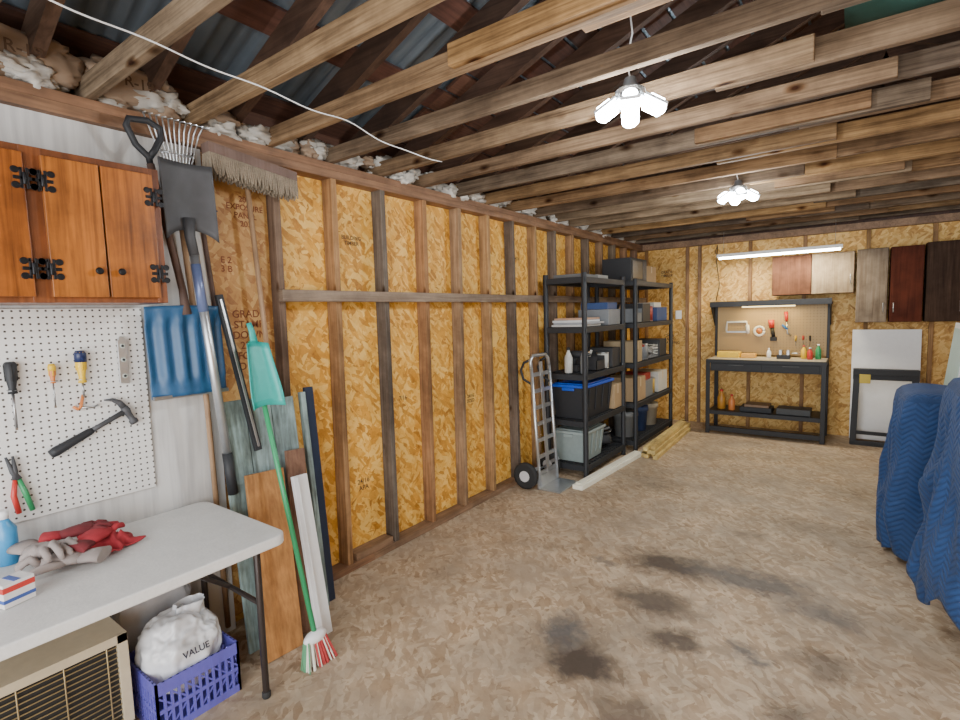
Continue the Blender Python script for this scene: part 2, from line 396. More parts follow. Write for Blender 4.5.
def hinge(yc,zc):
    b.box((.309,yc+.004,zc-.035),(.313,yc+.012,zc+.035),iron); b.box((.293,yc-.012,zc-.035),(.3125,yc-.004,zc+.035),iron)
    b.cyl((.312,yc,zc-.02),(.312,yc,zc+.02),.005,iron,n=8)
    for s_ in (1,-1):
        b.box((.309,yc+.004 if s_>0 else yc-.03,zc-.006),(.3125,yc+.03 if s_>0 else yc-.004,zc+.006),iron)
        for zz in (-.028,.028):
            b.cyl((.309,yc+s_*.024,zc+zz*.9),(.3128,yc+s_*.024,zc+zz*.9),.012,iron,n=10)
            b.box((.309,min(yc+s_*.006,yc+s_*.024),zc+zz-.005),(.3125,max(yc+s_*.006,yc+s_*.024),zc+zz+.005),iron)
for yc in (.53,.578,.925):
    for zc in (1.80,2.10): hinge(yc,zc)
b.done('wall_cabinet',.003)
# ---------------------------------------------------------------- pegboard and tools
b=B(); b.box((.0,-.1,.86),(.012,.955,1.672),pegmat('peg_white',(.74,.73,.70),(.06,.05,.045),(0,1,1)))
b.done('pegboard',.001,keep=True)
yel=M('yellow_plastic',(.75,.48,.02),.4); redp=M('red_plastic',(.55,.04,.03),.4); orange=M('orange_handle',(.62,.2,.05),.45); greenp=M('green_plastic',(.03,.28,.10),.4)
def screwdriver(y_,zt,hl,hr,sl,m1,m2,sr=.003,top=None):
    b=B(); x=.034
    b.tube([(x,y_,zt),(x,y_,zt-.006),(x,y_,zt-hl*.5),(x,y_,zt-hl*.82),(x,y_,zt-hl)],[hr*.7,hr,hr*.95,hr*.62,hr*.8],m1,10)
    if top: b.tube([(x,y_,zt+.001),(x,y_,zt-.01),(x,y_,zt-hl*.35)],[hr*.8,hr*1.12,hr*1.12],top,12)
    for q in range(4):
        a=q*math.pi/2; b.cyl((x+hr*.9*math.cos(a),y_+hr*.9*math.sin(a),zt-.01),(x+hr*.85*math.cos(a),y_+hr*.85*math.sin(a),zt-hl*.6),hr*.18,m2,n=6)
    b.cyl((x,y_,zt-hl),(x,y_,zt-hl-sl),sr,steel,n=8); b.obox((x,y_,zt-hl-sl-.004),(.002,.008,.01),steel)
    b.tube([(.013,y_-.012,zt-hl*.9),(x+.012,y_-.012,zt-hl*.9),(x+.012,y_+.012,zt-hl*.9),(.013,y_+.012,zt-hl*.9)],.002,steel,6)
    b.done('screwdriver')
screwdriver(.495,1.475,.12,.019,.13,blackP,rubber,.005)
screwdriver(.617,1.455,.075,.012,.09,orange,yel,.003,yel)
screwdriver(.712,1.50,.13,.019,.05,yel,yel,.004,M('navy_grip',(.01,.02,.08),.4))
b=B()
b.tube([(.025,.712,1.32),(.025,.70,1.27),(.025,.69,1.262),(.025,.675,1.275)],.006,orange,8); b.tube([(.025,.70,1.268),(.025,.74,1.262),(.025,.76,1.27)],.004,steel,8); b.done('hook_tool')
b=B()
b.prism([(.014,.847,1.35),(.014,.882,1.345),(.014,.887,1.53),(.014,.872,1.55),(.014,.858,1.55),(.014,.850,1.53)],(.012,0,0),alu)
for zz in (1.51,1.45,1.38): b.cyl((.024,.867,zz),(.028,.867,zz),.010,M('vial',(.5,.55,.5),.3),n=12); b.cyl((.026,.867,zz),(.029,.867,zz),.006,blackP,n=10)
b.done('spirit_level',.001)
b=B()
p0=Vector((.035,.585,1.10)); p1=Vector((.035,.845,1.225)); d=(p1-p0).normalized(); n_=Vector((0,-d.z,d.y))
b.tube([p0,p0+d*.02,p0+d*.08,p0+d*.15,p0+d*.16],[.016,.020,.017,.015,.012],blackP,10); b.tube([p0+d*.15,p0+d*.2,p1],[.011,.010,.011],rust,10)
hc=p1+d*.012
b.tube([hc-n_*.065,hc-n_*.05,hc-n_*.045,hc-n_*.02,hc,hc+n_*.02],[.017,.017,.012,.013,.017,.014],rust,12)
b.tube([hc+n_*.015,hc+n_*.045-d*.004,hc+n_*.07-d*.02,hc+n_*.085-d*.045],[.014,.012,.008,.003],rust,8)
b.done('claw_hammer')
b=B()
b.tube([(.03,.455,1.12),(.03,.47,1.06),(.03,.485,1.03)],[.004,.009,.011],rust,8); b.tube([(.03,.475,1.12),(.03,.478,1.06),(.03,.475,1.03)],[.004,.009,.010],rust,8)
b.tube([(.03,.485,1.03),(.035,.50,.97),(.035,.515,.90)],[.008,.010,.009],greenp,8); b.tube([(.03,.475,1.03),(.035,.465,.97),(.035,.475,.90)],[.008,.010,.009],redp,8); b.done('pliers')
# ---------------------------------------------------------------- hanging long tools
b=B()
bluep=M('blue_shovel_plastic',(.018,.085,.19),.45,var=.2)
def fn(u,v):
    y_=.935+.335*u; zz=1.675-.41*v
    rib=.010*math.cos(u*math.pi*10)*(1 if .12<v<.85 else .2)
    lip=.03*max(0,(.25-v)/.25)
    return Vector((.065+.035*math.sin(math.pi*u)+lip+rib,y_+.012*v,zz+.004*math.sin(math.pi*u)))
b.grid(fn,60,20,bluep)
b.box((.06,.95,1.262),(.09,1.28,1.276),steel)
b.tube([(.115,1.10,1.64),(.12,1.09,1.75),(.12,1.00,2.28)],[.02,.014,.014],handleD,10)
b.tube([(.12,1.00,2.28),(.12,.995,2.31),(.12,.95,2.35),(.12,.92,2.42),(.12,.93,2.45),(.12,1.0,2.46),(.12,1.05,2.44),(.12,1.05,2.40),(.12,1.02,2.34),(.12,1.0,2.31)],.012,blackP,8)
b.done('snow_shovel',solid=.004)
b=B()
def fn(u,v):
    y_=1.00+.225*u; w=abs(u-.5)*2
    return Vector((.165+.03*w**2,y_+.01*v,2.30-.29*v-(.05*w**2.5*v)))
b.grid(fn,20,10,rust)
b.tube([(.175,1.115,2.06),(.175,1.115,1.98),(.18,1.125,1.9)],[.024,.02,.019],rust,10)
pblu=M('blue_handle',(.14,.18,.34),.35,.3)
b.tube([(.18,1.125,1.9),(.185,1.205,.95)],.018,alu,12); b.tube([(.18,1.127,1.86),(.182,1.145,1.65)],.0195,pblu,12)
b.tube([(.185,1.202,.98),(.188,1.215,.78)],.021,blackP,12)
b.done('shovel',solid=.004)
b=B()
for i in range(11):
    t=(i-5)/5
    b.tube([(.07,1.13,2.18),(.075,1.13+.05*t,2.28),(.08,1.125+.105*t,2.46),(.10,1.12+.125*t,2.50),(.14,1.12+.13*t,2.49)],.0035,alu,5)
b.tube([(.08,1.055,2.36),(.08,1.2,2.36)],.005,alu,6)
b.tube([(.05,1.13,2.2),(.03,1.20,1.2),(.03,1.22,.05)],.013,handleW,10); b.done('leaf_rake')
b=B()
bris=M('broom_bristle',(.22,.175,.125),.9,var=.45,scale=120,bump=1)
b.prism([(.08,1.24,2.385),(.15,1.24,2.385),(.15,1.24,2.43),(.08,1.24,2.43)],(0,.46,-.05),handleD)
for i in range(46):
    for q in range(5):
        yy=1.245+i*.01; zz=2.385-i*.00109
        x=.085+q*.0145
        b.tube([(x,yy,zz),(x+.006*(q-2)*.5,yy+U(-.003,.003),zz-.05),(x+.012*(q-2)*.5+U(-.003,.003),yy+U(-.008,.008),zz-.098+U(-.007,.007))],[.0065,.007,.004],bris,5,cap=False)
b.tube([(.06,1.46,2.40),(.06,1.52,1.4),(.10,1.56,.9)],.013,handleW,10)
b.done('push_broom')
b=B()
b.tube([(.0,1.23,2.40),(.005,1.30,1.5)],.012,handleD,8); b.tube([(.04,1.2,2.29),(.04,1.29,2.24)],.008,rust,6); b.tube([(.0,1.235,2.28),(.04,1.24,2.27)],.006,rust,6)
for i in range(8): b.tube([(.04,1.2+i*.012,2.29-i*.006),(.05,1.2+i*.012,2.18-i*.006),(.09,1.205+i*.012,2.17-i*.006)],.004,rust,5)
b.done('garden_rake')
b=B(); b.beam((.09,1.265,1.73),(.19,1.355,.96),.035,.02,blackP,up=(1,0,0)); b.beam((.102,1.267,1.71),(.20,1.355,.98),.012,.006,steel,up=(1,0,0)); b.done('pry_bar',.002)
teal=M('teal_plastic',(.02,.38,.33),.4); grn=M('green_pole',(.03,.30,.12),.35)
b=B()
A=Vector((.57,1.355,.13)); T=Vector((.16,1.37,1.50))
b.tube([A,T],.012,grn,10)
b.blob(A+Vector((0,0,-.01)),(.03,.06,.03),white,.03)
brr=M('broom_fibre_red',(.45,.05,.05),.8); brw=M('broom_fibre_white',(.75,.72,.62),.8); brg=M('broom_fibre_green',(.1,.3,.15),.8)
for i in range(170):
    u=U(-1,1); w=U(-1,1); mm=brr if u>-.3 else (brw if u>-.8 else brg)
    if R()<.25: mm=brw
    b.tube([A+Vector((.015*w,.05*u,-.01)),A+Vector((.03+.03*w,.085*u-.0,-.128))],[.005,.003],mm,4,cap=False)
b.done('broom')
b=B()
def fn(u,v):
    w=.055+.028*min(1,v*1.3)
    yy=1.37+(u-.5)*2*w
    return Vector((.195+.075*v+.03*abs(2*u-1)**4,yy,1.49-.31*v+.012*(1-abs(2*u-1))))
b.grid(fn,14,10,teal); b.tube([(.19,1.375,1.48),(.18,1.37,1.55),(.175,1.36,1.59)],[.02,.014,.012],teal,8,flat=.5); b.done('dustpan',solid=.004)
oldp=wood('old_blue_paint',[(.30,.44,.43),(.38,.48,.45),(.33,.46,.46)],axis=2,dark=.28,rough=.8,gs=.8)
b=B()
for i in range(3):
    b.beam((.26,1.265+i*.135,.002),(.13,1.265+i*.135,1.20+U(-.02,.02)),.13,.018,oldp,up=(1,0,0))
b.beam((.22,1.40,.25),(.21,1.40,.35),.38,.016,oldp,up=(1,0,0))
b.done('painted_plank_door',.002)
navy=M('navy_paint',(.012,.022,.05),.5)
b=B(); b.beam((.20,1.72,0.002),(.08,1.735,1.22),.055,.02,navy,up=(1,0,0)); b.beam((.225,1.67,0.002),(.10,1.68,1.20),.03,.03,oldp,up=(1,0,0)); b.done('navy_board',.002)
orw=wood('orange_board',[(.56,.26,.08)],axis=2,dark=.6)
b=B(); b.beam((.40,1.30,0.002),(.24,1.35,.86),.20,.018,orw,up=(1,0,0)); b.done('pine_board',.002)
b=B(); b.beam((.34,1.48,0.002),(.20,1.55,.92),.11,.018,wood('brown_board',[(.30,.16,.10)],axis=2),up=(1,0,0)); b.done('brown_board',.002)
b=B(); b.beam((.44,1.50,0.002),(.27,1.52,.80),.085,.02,white,up=(1,0,0)); b.beam((.46,1.465,0.002),(.29,1.485,.80),.008,.05,white,up=(1,0,0)); b.done('white_trim_board',.002)
# ---------------------------------------------------------------- folding table
tabm=M('table_plastic',(.66,.645,.62),.5,var=.1,scale=90,bump=.25)
dkst=M('dark_leg_steel',(.045,.035,.032),.4,.5)
b=B(); tx0,tx1,ty0,ty1=.045,.735,-.68,1.15; rr=.05; pts=[]
for cx,cy,a0 in ((tx1-rr,ty1-rr,0),(tx0+rr,ty1-rr,1),(tx0+rr,ty0+rr,2),(tx1-rr,ty0+rr,3)):
    for i in range(6):
        a=a0*math.pi/2+i*math.pi/10; pts.append((cx+rr*math.cos(a),cy+rr*math.sin(a),.70))
b.prism(pts,(0,0,.042),tabm)
b.box((.07,-.6,.68),(.10,1.09,.70),dkst); b.box((.65,-.6,.68),(.68,1.09,.70),dkst)
for ye in (1.09,-.56):
    b.tube([(.10,ye,.69),(.10,ye,.35),(.10,ye,.012)],.014,dkst,10); b.tube([(.59,ye,.69),(.59,ye,.012)],.014,dkst,10)
    b.tube([(.10,ye,.42),(.59,ye,.42)],.011,dkst,8); b.tube([(.10,ye,.66),(.59,ye,.66)],.011,dkst,8)
    s_=-1 if ye>0 else 1
    b.tube([(.35,ye,.42),(.35,ye+s_*.32,.68)],.010,dkst,8)
    for x in (.10,.59): b.cyl((x,ye,0),(x,ye,.03),.018,rubber)
b.done('folding_table',.006)
cloth=M('red_cloth',(.36,.025,.035),.85,var=.25,scale=20,bump=.5); gloveg=M('grey_glove',(.33,.28,.26),.9,var=.25,scale=15,bump=.5)
dkred=M('dark_red_cloth',(.16,.02,.025),.85,var=.3)
def glove(cx,cy,z,ang,mat,cuff,s=1.0,curl=.012):
    b=B(); Rz=Matrix.Rotation(ang,3,'Z'); O=Vector((cx,cy,z))
    def P(x,y_,zz): return O+Rz@(Vector((x,y_,zz))*s)
    b.tube([P(-.06,0,.0),P(-.03,0,.004),P(0,0,.006),P(.04,0,.004),P(.055,0,0)],[.034*s,.040*s,.046*s,.044*s,.028*s],mat,16,flat=.5)
    b.tube([P(-.12,.004,.0),P(-.09,.0,.002),P(-.055,0,.0)],[.046*s,.040*s,.036*s],cuff,16,flat=.45)
    for i,(dy,l) in enumerate(((-.034,.062),(-.012,.078),(.012,.074),(.034,.058))):
        c2=curl*(1+.5*math.sin(i*2.1))
        b.tube([P(.04,dy*.9,.0),P(.04+l*.45,dy*1.15,c2),P(.04+l*.85,dy*1.3,c2*.4),P(.04+l,dy*1.35,-.004)],[.0125*s,.0125*s,.011*s,.006*s],mat,10)
    b.tube([P(-.015,.030,.0),P(.015,.06,.004),P(.04,.078,.002),P(.055,.082,-.002)],[.014*s,.014*s,.012*s,.006*s],mat,10)
    return b.done('work_glove')
def clothobj(name,cx,cy,w,d,z,h,mat,rot=0):
    b=B(); sd=Vector((U(0,50),U(0,50),0))
    def fn(u,v):
        x=(u-.5)*w;y_=(v-.5)*d; e=min(u,1-u,v,1-v)*4
        hh=h*(.3+.7*min(1,e))*(.35+1.1*(1-2*abs(noise.noise(Vector((u*3,v*3,0))+sd)))*.7+.5*noise.noise(Vector((u*7,v*7,3))+sd))
        X=x*math.cos(rot)-y_*math.sin(rot);Y=x*math.sin(rot)+y_*math.cos(rot)
        X+=.03*noise.noise(Vector((v*3,u*2,9))+sd);Y+=.03*noise.noise(Vector((u*3,v*2,5))+sd)
        return Vector((cx+X,cy+Y,z+max(.006,hh)))
    b.grid(fn,40,40,mat); return b.done(name,solid=.005)
clothobj('red_rag',.24,.66,.22,.20,.745,.045,cloth,.3)
glove(.26,.64,.80,2.3,cloth,dkred,1.0)
glove(.19,.61,.815,1.2,dkred,cloth,.9)
glove(.32,.52,.775,-2.2,gloveg,gloveg,1.1,.03)
glove(.25,.49,.80,.3,gloveg,gloveg,1.05,.03)
b=B(); cb=M('carton_white',(.75,.72,.70),.5); cbl=M('carton_blue',(.05,.10,.35),.5)
Rm=(0,0,.3); b.obox((.46,.36,.781),(.07,.085,.075),cb,Rm); b.obox((.46,.36,.80),(.0715,.0865,.018),redp,Rm); b.obox((.46,.36,.765),(.0715,.0865,.012),cbl,Rm); b.obox((.46,.36,.819),(.06,.02,.002),cbl,Rm); b.done('small_carton',.001)
b=B(); b.tube([(.09,.42,.743),(.09,.42,.87),(.09,.42,.90),(.09,.42,.91)],[.035,.035,.018,.014],M('blue_bottle',(.05,.3,.6),.3),16); b.cyl((.09,.42,.91),(.09,.42,.94),.016,white); b.done('spray_bottle')
# ---------------------------------------------------------------- heater under table
cream=M('cream_enamel',(.55,.47,.33),.45,var=.12); dkg=M('dark_grille',(.02,.02,.02),.6)
b=B(); hx0,hx1,hy0,hy1,hz=.04,.335,.02,.69,.42
b.box((hx0,hy0,0.02),(hx1-.02,hy1,hz),cream)
b.box((hx1-.02,hy0,.02),(hx1,hy1,.06),cream); b.box((hx1-.02,hy0,hz-.035),(hx1,hy1,hz),cream); b.box((hx1-.02,hy1-.035,.02),(hx1,hy1,hz),cream); b.box((hx1-.02,hy0,.02),(hx1,hy0+.03,hz),cream)
b.box((hx1-.021,hy0+.03,.06),(hx1-.016,hy1-.035,hz-.035),dkg)
brass=M('brass_wire',(.45,.36,.2),.35,.7)
for i in range(15): b.cyl((hx1-.005,hy0+.03,.08+i*.021),(hx1-.005,hy1-.035,.08+i*.021),.0028,brass,n=6)
for i in range(5): b.cyl((hx1-.002,hy0+.08+i*.13,.06),(hx1-.002,hy0+.08+i*.13,hz-.035),.003,brass,n=6)
for x in (.07,.3):
    for y_ in (.06,.65): b.cyl((x,y_,0),(x,y_,.022),.015,rubber)
b.done('space_heater',.006)
pur=M('blue_crate_plastic',(.12,.11,.45),.45)
b=B(); cx0,cx1,cy0,cy1,ch=.14,.45,.73,1.05,.22
def crate_side(p,q):
    p=Vector(p);q=Vector(q); d=(q-p)
    for za,zb in ((0.0,.03),(.095,.11),(ch-.05,ch)): b.beam(p+Vector((0,0,(za+zb)/2)),q+Vector((0,0,(za+zb)/2)),.008,zb-za,pur)
    for i in range(13):
        c=p+d*(i/12); b.obox(c+Vector((0,0,ch/2)),(.009,.009,ch),pur)
    for i in range(6):
        a=p+d*(i/6); c=p+d*((i+1)/6); b.beam(a+Vector((0,0,.035)),c+Vector((0,0,.09)),.005,.006,pur); b.beam(a+Vector((0,0,.165)),c+Vector((0,0,.112)),.005,.006,pur)
crate_side((cx1,cy0,0),(cx1,cy1,0)); crate_side((cx0,cy0,0),(cx0,cy1,0)); crate_side((cx0,cy0,0),(cx1,cy0,0)); crate_side((cx0,cy1,0),(cx1,cy1,0))
b.box((cx0,cy0,0),(cx1,cy1,.008),pur); crate=b.done('milk_crate')
bagm=M('plastic_bag_white',(.74,.75,.78),.25,var=.05,scale=9,bump=.5)
b=B(); b.blob((.293,.885,.225),(.138,.143,.15),bagm,.10,110,70,.75,1.1,.05)
sd=Vector((3,7,1))
def fn(u,v):
    a=2*math.pi*u; r=(.05-.028*v+.02*v*v)*(1+.35*noise.noise(Vector((math.cos(a)*2.5,math.sin(a)*2.5,v))+sd))
    return Vector((.27+r*math.cos(a)*.9,.93+r*math.sin(a)*1.6+.02*v,.31+.09*v))
b.grid(fn,50,14,bagm,True,True); bag=b.done('plastic_bag')
stamp("VALUE",(.445,.89,.26),.035,(math.radians(70),0,math.pi/2),M('bag_ink',(.03,.03,.05),.5),bag)
sack=M('grey_sack',(.42,.41,.42),.6,var=.25,scale=14,bump=.6)
b=B(); b.blob((.068,.89,.29),(.045,.15,.29),sack,.12,60,50,.7,1.5,.05); b.done('sack')
# ---------------------------------------------------------------- hand truck
b=B(); hx=.25; ty=-.09
for yy in (4.05+ty,4.38+ty):
    b.tube([(hx+.04,yy,.03),(hx+.01,yy,.5),(hx-.03,yy,1.1)],.016,alu,10)
b.tube([(hx-.03,4.05+ty,1.1),(hx-.04,4.055+ty,1.17),(hx-.045,4.10+ty,1.21),(hx-.045,4.33+ty,1.21),(hx-.04,4.375+ty,1.17),(hx-.03,4.38+ty,1.1)],.016,alu,10)
for i in range(7):
    z=.14+i*.15; x=hx+.037-.065*z/1.1; b.obox((x,4.215+ty,z),(.014,.32,.035),alu)
b.beam((hx+.035,4.215+ty,.1),(hx-.028,4.215+ty,1.15),.05,.01,alu,up=(1,0,0))
for yy in (4.06+ty,4.37+ty):
    b.tube([(hx-.04,yy,1.18),(hx-.11,yy,1.15),(hx-.145,yy,1.08),(hx-.12,yy,1.0),(hx-.02,yy,.95)],.012,blackP,8)
b.box((hx+.03,4.03+ty,.004),(hx+.25,4.40+ty,.014),alu); b.box((hx+.025,4.03+ty,.004),(hx+.04,4.40+ty,.12),alu)
b.tube([(hx-.08,4.0+ty,.12),(hx-.08,4.44+ty,.12)],.01,steel,8)
for yy in (4.0+ty,4.43+ty):
    b.tube([(hx-.08,yy-.022,.121),(hx-.08,yy-.018,.121),(hx-.08,yy+.018,.121),(hx-.08,yy+.022,.121)],[.10,.12,.12,.10],rubber,24)
    b.cyl((hx-.08,yy-.03,.12),(hx-.08,yy+.03,.12),.05,M('wheel_hub',(.6,.6,.6),.4),n=16)
    b.obox((hx-.02,yy*.9+(4.215+ty)*.1,.17),(.14,.012,.03),alu,(0,-.5,0))
b.done('hand_truck')
# ---------------------------------------------------------------- shelving units
def shelving(x0,x1,y0,y1,zt,tiers):
    b=B()
    for x in (x0+.02,x1-.02):
        for y_ in (y0+.02,y1-.02):
            b.tube([(x,y_,0),(x,y_,.02),(x,y_,zt)],[.028,.025,.025],blackP,12)
    for z in tiers:
        b.box((x0,y0,z-.055),(x1,y0+.02,z),blackP); b.box((x0,y1-.02,z-.055),(x1,y1,z),blackP)
        b.box((x0,y0,z-.055),(x0+.02,y1,z),blackP); b.box((x1-.02,y0,z-.055),(x1,y1,z),blackP)
        nn=int((y1-y0)/.06)
        for i in range(nn): 
            yy=y0+.03+i*(y1-y0-.06)/(nn-1); b.box((x0+.02,yy-.012,z-.02),(x1-.02,yy+.012,z-.002),blackP)
        for i in range(4): xx=x0+.06+i*(x1-x0-.12)/3; b.box((xx-.01,y0+.02,z-.025),(xx+.01,y1-.02,z-.004),blackP)
    return b.done('shelving_unit',.003)
T=[.12,.55,1.0,1.45,1.92]
shelving(.085,.53,4.44,5.45,1.96,T); shelving(.11,.60,5.60,6.98,1.94,T)
T2=[t+.002 for t in T]
lidb=M('tote_lid_blue',(.01,.08,.50),.35)
def tote(x0,x1,y0,y1,z,h,mb,ml,name='storage_tote'):
    b=B(); t=.03
    vs=[(x0+t,y0+t,z),(x1-t,y0+t,z),(x1-t,y1-t,z),(x0+t,y1-t,z),(x0,y0,z+h),(x1,y0,z+h),(x1,y1,z+h),(x0,y1,z+h)]
    b.add(vs,[(3,2,1,0),(4,5,6,7),(0,1,5,4),(1,2,6,5),(2,3,7,6),(3,0,4,7)],mb)
    b.box((x0-.012,y0-.012,z+h-.02),(x1+.012,y1+.012,z+h+.008),ml); b.box((x0+.02,y0+.02,z+h+.008),(x1-.02,y1-.02,z+h+.02),ml)
    for i in range(4): yy=y0+.08+i*(y1-y0-.16)/3; b.obox((x1-.008,yy,z+h*.55),(.012,.015,h*.7),mb,(0,math.atan2(t,h),0))
    b.box((x0+.12,y0-.02,z+h-.05),(x1-.12,y0+.0,z+h-.02),ml)
    b.done(name,.006)
tote(.13,.50,4.50,5.16,T2[1],.33,blackP,lidb)
tote(.14,.48,4.50,4.98,T2[0],.30,M('grey_tote',(.25,.30,.29),.5),M('grey_tote_lid',(.30,.35,.34),.5))
def box_(name,x0,x1,y0,y1,z,h,m,tape=None):
    b=B(); b.box((x0,y0,z),(x1,y1,z+h),m)
    if tape: b.box((x0-.001,(y0+y1)/2-.02,z+h*.6),(x1+.001,(y0+y1)/2+.02,z+h+.001),tape)
    b.done(name,.003)
tapem=M('packing_tape',(.55,.42,.25),.3)
b=B(); b.box((.18,5.66,T2[4]),(.52,6.18,T2[4]+.26),blackP); b.box((.521,5.69,T2[4]+.03),(.528,6.02,T2[4]+.23),M('dark_glass',(.01,.01,.012),.3)); b.box((.521,6.04,T2[4]+.02),(.526,6.16,T2[4]+.24),rust); b.done('microwave_oven',.002)
box_('cardboard_box',.2,.5,6.25,6.6,T2[4],.20,cardb,tapem)
box_('cardboard_box',.15,.40,5.0,5.3,T2[4],.05,M('flat_carton',(.3,.3,.28),.6))
box_('wood_tray',.16,.46,4.52,4.9,T2[4],.035,M('tray_grey',(.12,.12,.12),.6))
for i,(y_,w,c) in enumerate([(4.50,.32,(.6,.58,.55)),(4.54,.34,(.35,.36,.38)),(4.52,.30,(.7,.7,.7)),(4.56,.28,(.5,.3,.2))]):
    box_('stacked_tray',.14,.14+w,y_,y_+.46,T2[3]+i*.021,.02,M('tray%d'%i,c,.5))
def can(x,y_,z,r,h,m,lid=steel,name='paint_can'):
    b=B(); b.cyl((x,y_,z),(x,y_,z+h),r,m,n=20); b.cyl((x,y_,z+h-.006),(x,y_,z+h+.004),r+.003,lid,n=20); b.cyl((x,y_,z),(x,y_,z+.006),r+.003,lid,n=20); b.tube(arc((x,y_,z+h*.9),r+.006,.2,math.pi-.2,10,(0,1,0),(.35,0,.3)),.0015,steel,5); b.done(name)
def bottle(x,y_,z,r,h,m,cap=white,name='bottle'):
    b=B(); b.tube([(x,y_,z),(x,y_,z+.005),(x,y_,z+h*.6),(x,y_,z+h*.75),(x,y_,z+h*.85),(x,y_,z+h*.9)],[r*.9,r,r,r*.6,r*.35,r*.35],m,16); b.cyl((x,y_,z+h*.9),(x,y_,z+h),r*.42,cap,n=12); b.done(name)
cc=lambda n,c: M('cl_'+n,c,.55)
blk=cc('blk',(.03,.03,.032)); gry=cc('gry',(.18,.19,.20)); lgt=cc('lgt',(.5,.49,.45)); tan=cc('tan',(.38,.28,.16)); nav=cc('nav',(.03,.06,.16)); drd=cc('drd',(.28,.03,.02)); dgn=cc('dgn',(.03,.10,.06))
def powertool(x,y_,z,m,name='power_drill'):
    b=B(); b.tube([(x-.10,y_,z+.17),(x-.07,y_,z+.17),(x+.05,y_,z+.17),(x+.08,y_,z+.17),(x+.12,y_,z+.17)],[.03,.038,.036,.02,.012],m,12)
    b.tube([(x-.05,y_,z+.15),(x-.065,y_,z+.05)],[.022,.024],blackP,10); b.obox((x-.06,y_,z+.03),(.10,.07,.06),m); b.done(name)
def wirebasket(x0,x1,y0,y1,z,h):
    b=B()
    for q in range(5):
        zz=z+.004+(h-.008)*q/4
        b.tube([(x0,y0,zz),(x1,y0,zz),(x1,y1,zz),(x0,y1,zz),(x0,y0,zz)],.003,steel,5)
    for q in range(9):
        yy=y0+(y1-y0)*q/8; b.tube([(x0,yy,z+h),(x0,yy,z+.003),(x1,yy,z+.003),(x1,yy,z+h)],.002,steel,5)
    b.blob(((x0+x1)/2,(y0+y1)/2,z+h*.5),((x1-x0)*.42,(y1-y0)*.42,h*.42),gry,.2,24,16); b.done('wire_basket')
def openbin(x0,x1,y0,y1,z,h,m):
    b=B(); t=.006
    b.box((x0,y0,z),(x1,y1,z+t),m); b.box((x0,y0,z),(x0+t,y1,z+h),m); b.box((x1-t,y0,z),(x1,y1,z+h*.7),m); b.box((x0,y0,z),(x1,y0+t,z+h),m); b.box((x0,y1-t,z),(x1,y1,z+h),m)
    for q in range(5):
        yy=y0+.02+(y1-y0-.04)*q/4; b.tube([(x0+.08,yy,z+.02),(x0+.08+U(0,.1),yy,z+h+U(.02,.09))],U(.006,.014),random.choice([steel,drd,blk,handleW,lgt]),8)
    b.done('parts_bin')
# first unit
box_('cardboard_box',.16,.5,5.06,5.38,T2[3],.16,gry); box_('tool_case',.18,.48,5.08,5.34,T2[3]+.162,.07,nav)
bottle(.46,4.55,T2[2],.036,.27,gry,redp); bottle(.30,4.54,T2[2],.04,.25,lgt,blackP); powertool(.34,4.70,T2[2],blk); openbin(.2,.48,4.80,5.00,T2[2],.14,blk); can(.42,5.09,T2[2],.06,.16,lgt); box_('tool_case',.18,.49,5.18,5.40,T2[2],.2,blk)
box_('cardboard_box',.2,.50,5.20,5.41,T2[1],.26,cardb,tapem)
# second unit
openbin(.2,.54,5.68,5.95,T2[3],.16,gry); box_('cardboard_box',.2,.54,5.98,6.25,T2[3],.22,blk); can(.46,6.36,T2[3],.07,.19,drd); bottle(.3,6.38,T2[3],.045,.28,lgt,blackP); box_('tool_case',.2,.55,6.48,6.88,T2[3],.17,nav); box_('parts_box',.24,.5,6.52,6.80,T2[3]+.172,.06,lgt)
box_('cardboard_box',.18,.54,5.68,5.96,T2[2],.24,tan,tapem); powertool(.42,6.04,T2[2],drd); can(.47,6.17,T2[2],.065,.18,gry); can(.3,6.2,T2[2],.08,.2,lgt); wirebasket(.2,.53,6.30,6.58,T2[2],.15); box_('tool_case',.2,.54,6.62,6.9,T2[2],.21,blk)
box_('cardboard_box',.2,.56,5.68,6.02,T2[1],.27,cardb,tapem); box_('cardboard_box',.22,.55,6.05,6.32,T2[1],.2,gry); box_('parts_box',.24,.53,6.07,6.29,T2[1]+.202,.08,drd); can(.46,6.42,T2[1],.075,.19,cc('yl',(.5,.33,.05))); box_('cardboard_box',.2,.55,6.53,6.90,T2[1],.25,lgt,tapem)
bottle(.4,6.72,T2[4],.04,.2,blk,redp); can(.35,6.85,T2[4],.06,.14,gry)
def bucket(x,y_,z,r,h,m):
    b=B(); b.tube([(x,y_,z),(x,y_,z+h*.8),(x,y_,z+h*.8),(x,y_,z+h)],[r*.85,r*.97,r*1.06,r*1.03],m,24); b.tube(arc((x,y_,z+h*.85),r*1.08,0,math.pi,14,(0,1,0),(.5,0,-.5)),.002,steel,5); b.done('bucket')
bucket(.38,5.83,T2[0],.14,.3,M('bucket_grey',(.25,.26,.26),.5)); bucket(.38,6.20,T2[0],.14,.3,nav); bucket(.38,6.58,T2[0],.14,.28,M('bucket_tan',(.42,.37,.28),.5))
b=B(); b.blob((.33,5.22,T2[0]+.09),(.13,.12,.08),blackP,.15); b.tube(arc((.34,5.22,.30),.1,0,6.28,20,(1,0,0),(0,1,.1)),.012,blackP,8); b.tube(arc((.34,5.22,.325),.08,0,6.28,20,(1,0,.1),(0,1,0)),.012,gry,8); b.done('coiled_hose')
b=B(); b.beam((.58,4.12,.021),(.66,5.50,.021),.10,.04,whitew); b.beam((.58,4.14,.05),(.655,5.45,.05),.055,.016,whitew); b.done('white_board',.003)
b=B()
